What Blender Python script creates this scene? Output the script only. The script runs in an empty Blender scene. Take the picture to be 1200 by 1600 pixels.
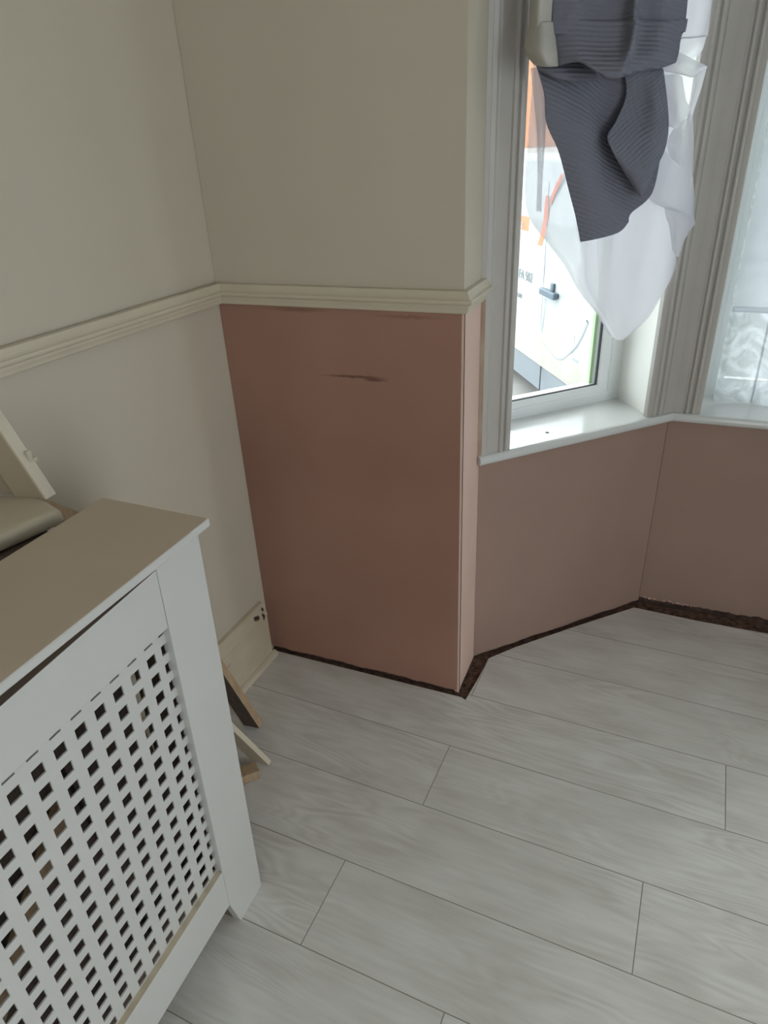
import bpy, bmesh, math, random
from mathutils import Vector, Matrix, noise
random.seed(4)
scene = bpy.context.scene
COL = scene.collection

# ------------------------------------------------------------------ camera
cam_d = bpy.data.cameras.new('camera'); cam = bpy.data.objects.new('camera', cam_d); COL.objects.link(cam)
scene.camera = cam
cam_d.sensor_fit = 'VERTICAL'; cam_d.sensor_height = 36.0; cam_d.sensor_width = 27.0
cam_d.lens = 1057.13 / 1600 * 36.0
cam_d.clip_start = 0.02
Rv = Vector((0.92636807, 0.37429386, -0.04178872)); Uv = Vector((-0.14433371, 0.45531034, 0.87855579)); Fv = Vector((-0.34786488, 0.80783451, -0.47580818))
cam.matrix_world = Matrix(((Rv.x, Uv.x, -Fv.x, 0.98556), (Rv.y, Uv.y, -Fv.y, -1.37408), (Rv.z, Uv.z, -Fv.z, 1.35343), (0, 0, 0, 1)))

# ------------------------------------------------------------------ light and exposure
EXPOSURE = 1.45
SKY = 3.5
scene.view_settings.view_transform = 'Standard'; scene.view_settings.look = 'None'
scene.view_settings.exposure = EXPOSURE; scene.view_settings.gamma = 1.0
scene.view_settings.use_curve_mapping = False
world = bpy.data.worlds.new('overcast_sky'); scene.world = world; world.use_nodes = True
wn = world.node_tree; wn.nodes.clear()
wo = wn.nodes.new('ShaderNodeOutputWorld'); wb = wn.nodes.new('ShaderNodeBackground')
wt = wn.nodes.new('ShaderNodeTexCoord'); ws = wn.nodes.new('ShaderNodeSeparateXYZ'); wr = wn.nodes.new('ShaderNodeValToRGB')
wr.color_ramp.elements[0].position = 0.0; wr.color_ramp.elements[0].color = (0.62, 0.70, 0.76, 1)
wr.color_ramp.elements[1].position = 0.6; wr.color_ramp.elements[1].color = (0.95, 0.985, 1.0, 1)
wn.links.new(wt.outputs['Generated'], ws.inputs[0]); wn.links.new(ws.outputs['Z'], wr.inputs[0])
wn.links.new(wr.outputs[0], wb.inputs['Color']); wb.inputs['Strength'].default_value = SKY
wn.links.new(wb.outputs[0], wo.inputs[0])

BX, BD = 0.5939, 0.158                       # right end of the back wall, depth of its return
LC = Vector((BX, BD, 0)); LU = Vector((0.69814, 0.71596, 0)); LN = Vector((0.71596, -0.69814, 0))   # angled bay wall
LLEN = 0.622
DC = Vector((1.0282, 0.6033, 0)); BAYW = 1.5
SILL = 0.664; HEAD = 2.15; CEIL = 2.62; OFF = -0.155
RX = DC.x + BAYW + 0.434 + BX                # right-hand wall
def left_x(y): return 0.0368 * y             # the left wall runs very slightly out of square

def portal(name, pos, direction, w, h):      # sampling guide for the sky light through an opening
    l = bpy.data.lights.new(name, 'AREA'); l.shape = 'RECTANGLE'; l.size = w; l.size_y = h; l.cycles.is_portal = True
    o = bpy.data.objects.new(name, l); COL.objects.link(o); o.location = pos
    o.rotation_euler = Vector(direction).to_track_quat('-Z', 'Y').to_euler()
zc = (SILL + HEAD) / 2
pc = LC + LU * 0.33 + LN * (OFF - 0.10)
portal('window_portal', (pc.x, pc.y, zc), LN, 0.6, HEAD - SILL)
portal('window_portal', (DC.x + BAYW / 2, DC.y + 0.27, zc), (0, -1, 0), BAYW, HEAD - SILL)
mx = 2 * (DC.x + BAYW / 2)
portal('window_portal', (mx - pc.x, pc.y, zc), (-LN.x, LN.y, 0), 0.6, HEAD - SILL)
portal('window_portal', (1.9, -4.25, 1.45), (0, 1, 0), 0.8, 0.9)  # added opening in the unseen rear wall, brings in fill light

portal('window_portal', (RX + 0.22, -2.38, 1.05), (-1, 0, 0), 1.05, 2.1)      # opening added in the unseen right-hand wall for fill light

# ------------------------------------------------------------------ materials
def mat(name, color, rough=0.6, var=0.0, scale=6.0, bump=0.0, bscale=60.0, color2=None, spec=0.5, metal=0.0, stretch=None):
    m = bpy.data.materials.new(name); m.use_nodes = True; nt = m.node_tree; b = nt.nodes['Principled BSDF']
    b.inputs['Roughness'].default_value = rough; b.inputs['Specular IOR Level'].default_value = spec; b.inputs['Metallic'].default_value = metal
    tc = nt.nodes.new('ShaderNodeTexCoord'); mp = nt.nodes.new('ShaderNodeMapping'); nt.links.new(tc.outputs['Object'], mp.inputs[0])
    if stretch: mp.inputs['Scale'].default_value = stretch
    c = (*color, 1)
    if var or color2:
        nz = nt.nodes.new('ShaderNodeTexNoise'); nz.inputs['Scale'].default_value = scale; nz.inputs['Detail'].default_value = 5
        nt.links.new(mp.outputs[0], nz.inputs['Vector'])
        rp = nt.nodes.new('ShaderNodeValToRGB'); rp.color_ramp.elements[0].position = 0.3; rp.color_ramp.elements[1].position = 0.7
        c2 = color2 if color2 else tuple(x * (1 - var) for x in color)
        rp.color_ramp.elements[0].color = (*c2, 1); rp.color_ramp.elements[1].color = c
        nt.links.new(nz.outputs['Fac'], rp.inputs[0]); nt.links.new(rp.outputs[0], b.inputs['Base Color'])
    else: b.inputs['Base Color'].default_value = c
    if bump:
        n2 = nt.nodes.new('ShaderNodeTexNoise'); n2.inputs['Scale'].default_value = bscale; n2.inputs['Detail'].default_value = 4
        nt.links.new(mp.outputs[0], n2.inputs['Vector'])
        bp = nt.nodes.new('ShaderNodeBump'); bp.inputs['Strength'].default_value = bump; bp.inputs['Distance'].default_value = 0.004
        nt.links.new(n2.outputs['Fac'], bp.inputs['Height']); nt.links.new(bp.outputs[0], b.inputs['Normal'])
    return m

def add_spots(m, spots, color, soft=0.35, warp=0.01):
    """dark marks with a shape of their own: ellipses (centre, radii, tilt in the xz plane), edges broken up by noise"""
    nt = m.node_tree; b = nt.nodes['Principled BSDF']; L = nt.links
    tc = nt.nodes.new('ShaderNodeTexCoord'); nz = nt.nodes.new('ShaderNodeTexNoise'); nz.inputs['Scale'].default_value = 90
    L.new(tc.outputs['Object'], nz.inputs['Vector'])
    sb = nt.nodes.new('ShaderNodeVectorMath'); sb.operation = 'SUBTRACT'; L.new(nz.outputs['Color'], sb.inputs[0]); sb.inputs[1].default_value = (.5, .5, .5)
    sc = nt.nodes.new('ShaderNodeVectorMath'); sc.operation = 'SCALE'; L.new(sb.outputs[0], sc.inputs[0]); sc.inputs['Scale'].default_value = warp
    ad = nt.nodes.new('ShaderNodeVectorMath'); L.new(tc.outputs['Object'], ad.inputs[0]); L.new(sc.outputs[0], ad.inputs[1])
    last = None
    for cen, rad, rot in spots:
        s1 = nt.nodes.new('ShaderNodeVectorMath'); s1.operation = 'SUBTRACT'; L.new(ad.outputs[0], s1.inputs[0]); s1.inputs[1].default_value = cen
        r = nt.nodes.new('ShaderNodeVectorRotate'); r.rotation_type = 'EULER_XYZ'; L.new(s1.outputs[0], r.inputs[0]); r.inputs['Rotation'].default_value = rot
        d = nt.nodes.new('ShaderNodeVectorMath'); d.operation = 'DIVIDE'; L.new(r.outputs[0], d.inputs[0]); d.inputs[1].default_value = rad
        ln = nt.nodes.new('ShaderNodeVectorMath'); ln.operation = 'LENGTH'; L.new(d.outputs[0], ln.inputs[0])
        mr = nt.nodes.new('ShaderNodeMapRange'); mr.inputs['From Min'].default_value = 1.0; mr.inputs['From Max'].default_value = 1.0 - soft
        L.new(ln.outputs['Value'], mr.inputs['Value'])
        if last is None: last = mr.outputs[0]
        else:
            mm = nt.nodes.new('ShaderNodeMath'); mm.operation = 'MAXIMUM'; L.new(last, mm.inputs[0]); L.new(mr.outputs[0], mm.inputs[1]); last = mm.outputs[0]
    mx_ = nt.nodes.new('ShaderNodeMix'); mx_.data_type = 'RGBA'; L.new(last, mx_.inputs['Factor'])
    src = b.inputs['Base Color']
    if src.is_linked:
        L.new(src.links[0].from_socket, mx_.inputs['A'])
    else: mx_.inputs['A'].default_value = src.default_value
    mx_.inputs['B'].default_value = (*color, 1); L.new(mx_.outputs['Result'], b.inputs['Base Color'])

def fabric(name, color, transp=0.0, transl=0.3, waffle=0.0, wscale=(70, 70), lace=False):
    m = bpy.data.materials.new(name); m.use_nodes = True; nt = m.node_tree; nt.nodes.clear(); L = nt.links
    out = nt.nodes.new('ShaderNodeOutputMaterial'); df = nt.nodes.new('ShaderNodeBsdfDiffuse'); tl = nt.nodes.new('ShaderNodeBsdfTranslucent')
    df.inputs['Color'].default_value = (*color, 1); tl.inputs['Color'].default_value = (*color, 1)
    mx1 = nt.nodes.new('ShaderNodeMixShader'); mx1.inputs[0].default_value = transl
    L.new(df.outputs[0], mx1.inputs[1]); L.new(tl.outputs[0], mx1.inputs[2]); sh = mx1.outputs[0]
    if waffle:
        uv = nt.nodes.new('ShaderNodeUVMap'); sp = nt.nodes.new('ShaderNodeSeparateXYZ'); L.new(uv.outputs[0], sp.inputs[0])
        hs = []
        for ax, k in ((0, wscale[0]), (1, wscale[1])):
            mu = nt.nodes.new('ShaderNodeMath'); mu.operation = 'MULTIPLY'; L.new(sp.outputs[ax], mu.inputs[0]); mu.inputs[1].default_value = k * 2 * math.pi
            sn = nt.nodes.new('ShaderNodeMath'); sn.operation = 'SINE'; L.new(mu.outputs[0], sn.inputs[0])
            ms = nt.nodes.new('ShaderNodeMath'); ms.operation = 'MULTIPLY'; L.new(sn.outputs[0], ms.inputs[0]); ms.inputs[1].default_value = 0.35 if ax == 0 else 1.0
            hs.append(ms)
        a = nt.nodes.new('ShaderNodeMath'); L.new(hs[0].outputs[0], a.inputs[0]); L.new(hs[1].outputs[0], a.inputs[1])
        bp = nt.nodes.new('ShaderNodeBump'); bp.inputs['Strength'].default_value = waffle; bp.inputs['Distance'].default_value = 0.0025
        L.new(a.outputs[0], bp.inputs['Height']); L.new(bp.outputs[0], df.inputs['Normal'])
    if lace:                                      # swirling leaf-like weave
        uv2 = nt.nodes.new('ShaderNodeUVMap'); nz = nt.nodes.new('ShaderNodeTexNoise'); nz.inputs['Scale'].default_value = 14; nz.inputs['Detail'].default_value = 3; nz.inputs['Distortion'].default_value = 2.2
        L.new(uv2.outputs[0], nz.inputs['Vector']); rp = nt.nodes.new('ShaderNodeValToRGB'); rp.color_ramp.elements[0].position = 0.38; rp.color_ramp.elements[1].position = 0.62
        rp.color_ramp.elements[0].color = (*[c * 0.80 for c in color], 1); rp.color_ramp.elements[1].color = (*[min(1, c * 1.12) for c in color], 1)
        L.new(nz.outputs['Fac'], rp.inputs[0]); L.new(rp.outputs[0], df.inputs['Color']); L.new(rp.outputs[0], tl.inputs['Color'])
    if transp:
        tr = nt.nodes.new('ShaderNodeBsdfTransparent'); mx2 = nt.nodes.new('ShaderNodeMixShader'); mx2.inputs[0].default_value = transp
        L.new(sh, mx2.inputs[1]); L.new(tr.outputs[0], mx2.inputs[2]); sh = mx2.outputs[0]
    L.new(sh, out.inputs[0]); return m

M = {}
M['cream'] = mat('cream_wall_paint', (0.55, 0.49, 0.39), 0.7, var=0.04, scale=3, bump=0.05, bscale=120)
M['trim'] = mat('cream_gloss_paint', (0.60, 0.53, 0.41), 0.38, var=0.06, scale=9)
M['panelback'] = mat('dull_beige_panel_paint', (0.46, 0.38, 0.28), 0.6, var=0.08, scale=10)
M['skirt'] = mat('aged_cream_skirting', (0.58, 0.50, 0.37), 0.45, var=0.12, scale=14)
M['plaster'] = mat('fresh_pink_plaster', (0.37, 0.20, 0.148), 0.75, color2=(0.30, 0.155, 0.11), scale=2.4, bump=0.05, bscale=25)
M['plaster_bay'] = mat('drier_pink_plaster', (0.34, 0.225, 0.18), 0.75, color2=(0.30, 0.198, 0.158), scale=3.2, bump=0.05, bscale=25)
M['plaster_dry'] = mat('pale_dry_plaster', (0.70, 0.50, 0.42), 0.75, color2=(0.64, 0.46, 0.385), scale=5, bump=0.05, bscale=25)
M['masonry'] = mat('dark_rubble_masonry', (0.11, 0.06, 0.045), 0.95, color2=(0.035, 0.022, 0.018), scale=45, bump=0.8, bscale=60)
M['debris'] = mat('brick_dust_rubble', (0.22, 0.12, 0.085), 0.95, color2=(0.06, 0.035, 0.028), scale=70, bump=0.9, bscale=90)
M['white'] = mat('white_casing_paint', (0.47, 0.445, 0.415), 0.4, var=0.04, scale=10)
M['sill'] = mat('white_gloss_sill', (0.62, 0.63, 0.62), 0.12)
M['reveal'] = mat('white_reveal_paint', (0.86, 0.855, 0.80), 0.5)
M['upvc'] = mat('white_upvc', (0.80, 0.83, 0.83), 0.3)
M['gasket'] = mat('dark_rubber_gasket', (0.05, 0.05, 0.055), 0.6)
M['green'] = mat('green_glass_edge_seal', (0.38, 0.50, 0.30), 0.4)
M['ceiling'] = mat('white_ceiling_paint', (0.75, 0.74, 0.70), 0.8)
M['cover'] = mat('white_satin_mdf', (0.55, 0.54, 0.515), 0.42, var=0.03, scale=8)
M['covertop'] = mat('beige_dusty_mdf_top', (0.56, 0.455, 0.35), 0.62, var=0.07, scale=5, spec=0.25)
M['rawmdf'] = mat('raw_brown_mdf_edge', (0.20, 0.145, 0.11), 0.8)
M['wood'] = mat('raw_pine', (0.46, 0.33, 0.20), 0.7, color2=(0.34, 0.23, 0.14), scale=20, stretch=(6, 6, 1))
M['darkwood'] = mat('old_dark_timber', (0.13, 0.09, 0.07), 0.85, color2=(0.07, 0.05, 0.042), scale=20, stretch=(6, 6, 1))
M['metal'] = mat('grey_metal', (0.5, 0.5, 0.5), 0.35, metal=0.8)
M['caulk'] = mat('dirty_filler', (0.46, 0.36, 0.27), 0.8, color2=(0.34, 0.22, 0.16), scale=35, stretch=(1, 1, .3))
M['grey_fabric'] = fabric('grey_waffle_fabric', (0.215, 0.22, 0.265), transl=0.10, waffle=0.42, wscale=(70, 125))
M['lining'] = fabric('ivory_lining', (0.60, 0.58, 0.53), transl=0.2)
M['voile'] = fabric('white_sheer_voile', (0.70, 0.70, 0.735), transp=0.33, transl=0.40)
M['net'] = fabric('white_net_panel', (0.90, 0.92, 0.95), transp=0.14, transl=0.76)
M['lace'] = fabric('grey_white_lace', (0.62, 0.655, 0.68), transp=0.14, transl=0.55, lace=True)
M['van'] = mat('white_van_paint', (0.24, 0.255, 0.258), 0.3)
M['vandirt'] = mat('dusty_white_van_paint', (0.25, 0.24, 0.22), 0.5, color2=(0.21, 0.195, 0.17), scale=4)
M['cladding'] = mat('grey_plastic_cladding', (0.16, 0.18, 0.20), 0.6)
M['handle'] = mat('dark_grey_handle', (0.045, 0.065, 0.085), 0.4)
M['orange'] = mat('orange_vinyl', (0.42, 0.085, 0.025), 0.5)
M['letter'] = mat('grey_vinyl_lettering', (0.11, 0.12, 0.125), 0.5)
M['tyre'] = mat('black_rubber', (0.03, 0.03, 0.035), 0.8)
M['paving'] = mat('grey_street_paving', (0.20, 0.195, 0.185), 0.9, color2=(0.16, 0.155, 0.15), scale=3, bump=0.3)
M['vanglass'] = mat('pale_reflecting_van_window', (0.35, 0.40, 0.38), 0.08)
M['brick'] = mat('orange_red_brick', (0.27, 0.115, 0.06), 0.9, color2=(0.22, 0.09, 0.05), scale=8)
M['slate'] = mat('grey_roof_slate', (0.12, 0.13, 0.15), 0.7)
def glass_mat():
    m = bpy.data.materials.new('window_glass'); m.use_nodes = True; nt = m.node_tree; nt.nodes.clear(); L = nt.links
    out = nt.nodes.new('ShaderNodeOutputMaterial'); tr = nt.nodes.new('ShaderNodeBsdfTransparent'); gl = nt.nodes.new('ShaderNodeBsdfGlossy')
    tr.inputs[0].default_value = (0.97, 0.99, 0.98, 1); gl.inputs['Roughness'].default_value = 0.02
    fr = nt.nodes.new('ShaderNodeFresnel'); fr.inputs[0].default_value = 1.3
    mx_ = nt.nodes.new('ShaderNodeMixShader'); L.new(fr.outputs[0], mx_.inputs[0]); L.new(tr.outputs[0], mx_.inputs[1]); L.new(gl.outputs[0], mx_.inputs[2])
    L.new(mx_.outputs[0], out.inputs[0]); return m
M['glass'] = glass_mat()

def floor_mat():
    m = bpy.data.materials.new('pale_grey_oak_laminate'); m.use_nodes = True; nt = m.node_tree; b = nt.nodes['Principled BSDF']; L = nt.links
    b.inputs['Roughness'].default_value = 0.42; b.inputs['Specular IOR Level'].default_value = 0.45
    uv = nt.nodes.new('ShaderNodeUVMap'); mp = nt.nodes.new('ShaderNodeMapping'); mp.inputs['Scale'].default_value = (1.0, 5.0, 1); L.new(uv.outputs[0], mp.inputs[0])
    n1 = nt.nodes.new('ShaderNodeTexNoise'); n1.inputs['Scale'].default_value = 1.7; n1.inputs['Detail'].default_value = 2.0; n1.inputs['Roughness'].default_value = 0.4; n1.inputs['Distortion'].default_value = 0.3
    L.new(mp.outputs[0], n1.inputs['Vector'])
    mu = nt.nodes.new('ShaderNodeMath'); mu.operation = 'MULTIPLY'; mu.inputs[1].default_value = 130; L.new(n1.outputs['Fac'], mu.inputs[0])   # rings of the grain
    sn = nt.nodes.new('ShaderNodeMath'); sn.operation = 'SINE'; L.new(mu.outputs[0], sn.inputs[0])
    n2 = nt.nodes.new('ShaderNodeTexNoise'); n2.inputs['Scale'].default_value = 9; n2.inputs['Detail'].default_value = 6
    mp2 = nt.nodes.new('ShaderNodeMapping'); mp2.inputs['Scale'].default_value = (1.0, 10, 1); L.new(uv.outputs[0], mp2.inputs[0]); L.new(mp2.outputs[0], n2.inputs['Vector'])
    n3 = nt.nodes.new('ShaderNodeTexNoise'); n3.inputs['Scale'].default_value = 3.0; n3.inputs['Detail'].default_value = 3; L.new(uv.outputs[0], n3.inputs['Vector'])
    msk = nt.nodes.new('ShaderNodeMapRange'); msk.inputs['From Min'].default_value = 0.45; msk.inputs['From Max'].default_value = 0.65; L.new(n3.outputs['Fac'], msk.inputs['Value'])
    s2 = nt.nodes.new('ShaderNodeMath'); s2.operation = 'MULTIPLY'; L.new(sn.outputs[0], s2.inputs[0]); L.new(msk.outputs[0], s2.inputs[1])
    s3 = nt.nodes.new('ShaderNodeMath'); s3.operation = 'MULTIPLY_ADD'; L.new(s2.outputs[0], s3.inputs[0]); s3.inputs[1].default_value = 0.10; hf = nt.nodes.new('ShaderNodeMath'); hf.operation = 'MULTIPLY'; hf.inputs[1].default_value = 0.45; L.new(n2.outputs['Fac'], hf.inputs[0]); L.new(hf.outputs[0], s3.inputs[2])
    n4 = nt.nodes.new('ShaderNodeTexNoise'); n4.inputs['Scale'].default_value = 5.0; n4.inputs['Detail'].default_value = 2
    mp4 = nt.nodes.new('ShaderNodeMapping'); mp4.inputs['Scale'].default_value = (1, 2.6, 1); L.new(uv.outputs[0], mp4.inputs[0]); L.new(mp4.outputs[0], n4.inputs['Vector'])
    s4 = nt.nodes.new('ShaderNodeMath'); s4.operation = 'MULTIPLY_ADD'; L.new(n4.outputs['Fac'], s4.inputs[0]); s4.inputs[1].default_value = 0.7; L.new(s3.outputs[0], s4.inputs[2])
    rp = nt.nodes.new('ShaderNodeValToRGB'); rp.color_ramp.elements[0].position = 0.36; rp.color_ramp.elements[1].position = 0.80
    rp.color_ramp.elements[0].color = (0.55, 0.525, 0.485, 1); rp.color_ramp.elements[1].color = (0.73, 0.72, 0.685, 1)
    L.new(s4.outputs[0], rp.inputs[0])
    gr = nt.nodes.new('ShaderNodeAttribute'); gr.attribute_name = 'groove'
    mg = nt.nodes.new('ShaderNodeMix'); mg.data_type = 'RGBA'; L.new(gr.outputs['Fac'], mg.inputs['Factor']); L.new(rp.outputs[0], mg.inputs['A']); mg.inputs['B'].default_value = (0.28, 0.26, 0.23, 1)
    L.new(mg.outputs['Result'], b.inputs['Base Color'])
    return m
M['floor'] = floor_mat()

add_spots(M['plaster'], [((0.335, 0, 0.889), (0.10, 0.05, 0.0045), (0, 0.03, 0)), ((0.385, 0, 0.886), (0.04, 0.05, 0.0065), (0, 0.0, 0))], (0.16, 0.075, 0.05), soft=0.7, warp=0.006)
add_spots(M['plaster'], [((0.20, 0, 1.035), (0.09, 0.05, 0.008), (0, 0, 0)), ((0.47, 0, 1.03), (0.1, 0.05, 0.006), (0, 0, 0))], (0.26, 0.13, 0.095), soft=0.8, warp=0.008)
add_spots(M['skirt'], [((0.02, -0.075, 0.171), (0.03, 0.016, 0.009), (0.3, 0, 0)), ((0.02, -0.047, 0.158), (0.03, 0.006, 0.016), (0, 0, 0)), ((0.02, -0.040, 0.178), (0.03, 0.006, 0.008), (0, 0, 0)),
                       ((0.015, -0.245, 0.118), (0.03, 0.03, 0.0012), (-0.2, 0, 0))], (0.05, 0.03, 0.025), soft=0.3, warp=0.01)

# ------------------------------------------------------------------ mesh helpers
def link(name, me, m, parent=None):
    o = bpy.data.objects.new(name, me); COL.objects.link(o)
    if m: me.materials.append(M[m])
    if parent is not None: o.parent = parent
    return o
def finish(bm, name, m, parent=None, smooth=False, bevel=0.0, recalc=True, seg=2):
    if recalc: bmesh.ops.recalc_face_normals(bm, faces=bm.faces)
    if bevel:
        bmesh.ops.bevel(bm, geom=[e for e in bm.edges if len(e.link_faces) == 2 and e.calc_face_angle(0) > 0.5], offset=bevel, segments=seg, affect='EDGES', profile=0.6)
    me = bpy.data.meshes.new(name); bm.to_mesh(me); bm.free()
    if smooth:
        for p in me.polygons: p.use_smooth = True
    return link(name, me, m, parent)
def box(bm, x0, x1, y0, y1, z0, z1, F=None):
    vs = [bm.verts.new(F(Vector((x, y, z))) if F else (x, y, z)) for x in (x0, x1) for y in (y0, y1) for z in (z0, z1)]
    for f in ((0, 1, 3, 2), (4, 6, 7, 5), (0, 4, 5, 1), (2, 3, 7, 6), (0, 2, 6, 4), (1, 5, 7, 3)): bm.faces.new([vs[i] for i in f])
def prism(bm, pts, z0, z1, F=None, axis=2):
    def P(a, b, c):
        v = Vector((a, b, c)) if axis == 2 else (Vector((a, c, b)) if axis == 1 else Vector((c, a, b)))
        return F(v) if F else v
    lo = [bm.verts.new(P(a, b, z0)) for a, b in pts]; hi = [bm.verts.new(P(a, b, z1)) for a, b in pts]
    bm.faces.new(lo); bm.faces.new(hi[::-1]); n = len(pts)
    for i in range(n): bm.faces.new((lo[i], lo[(i + 1) % n], hi[(i + 1) % n], hi[i]))
def sweep(bm, prof, rings):
    """profile points placed by each ring function (a mitred moulding); rings: list of functions (proj, z) -> Vector"""
    R = [[bm.verts.new(f(a, b)) for a, b in prof] for f in rings]; n = len(prof)
    for A, B in zip(R, R[1:]):
        for i in range(n): bm.faces.new((A[i], A[(i + 1) % n], B[(i + 1) % n], B[i]))
    bm.faces.new(R[0]); bm.faces.new(R[-1][::-1])
def obox(bm, p0, p1, w, h, side=(0, 0, 1)):
    """a straight board from p0 to p1, width w along `side`, thickness h across it"""
    p0 = Vector(p0); p1 = Vector(p1); d = (p1 - p0).normalized(); s = Vector(side); s = (s - d * s.dot(d)).normalized(); t = d.cross(s)
    vs = [bm.verts.new(p + s * a * w / 2 + t * b * h / 2) for p in (p0, p1) for a in (-1, 1) for b in (-1, 1)]
    for f in ((0, 1, 3, 2), (4, 6, 7, 5), (0, 4, 5, 1), (2, 3, 7, 6), (0, 2, 6, 4), (1, 5, 7, 3)): bm.faces.new([vs[i] for i in f])
def empty(name, loc=(0, 0, 0)):
    o = bpy.data.objects.new(name, None); COL.objects.link(o); o.location = loc; o.empty_display_size = 0.1; return o
def tag(o, label=None, cat=None, group=None, kind=None):
    if label: o['label'] = label
    if cat: o['category'] = cat
    if group: o['group'] = group
    if kind: o['kind'] = kind
    return o
def structure(o): o['kind'] = 'structure'; return o
def FL(v): return LC + LU * v.x + LN * v.y + Vector((0, 0, v.z))                 # angled bay wall: along, into the room, up
def FF(v): return Vector((DC.x + v.x, DC.y - v.y, v.z))                          # front bay wall
def FR(v):                                                                       # right angled bay wall, mirror image
    p = FL(v); return Vector((mx - p.x, p.y, p.z))

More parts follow.
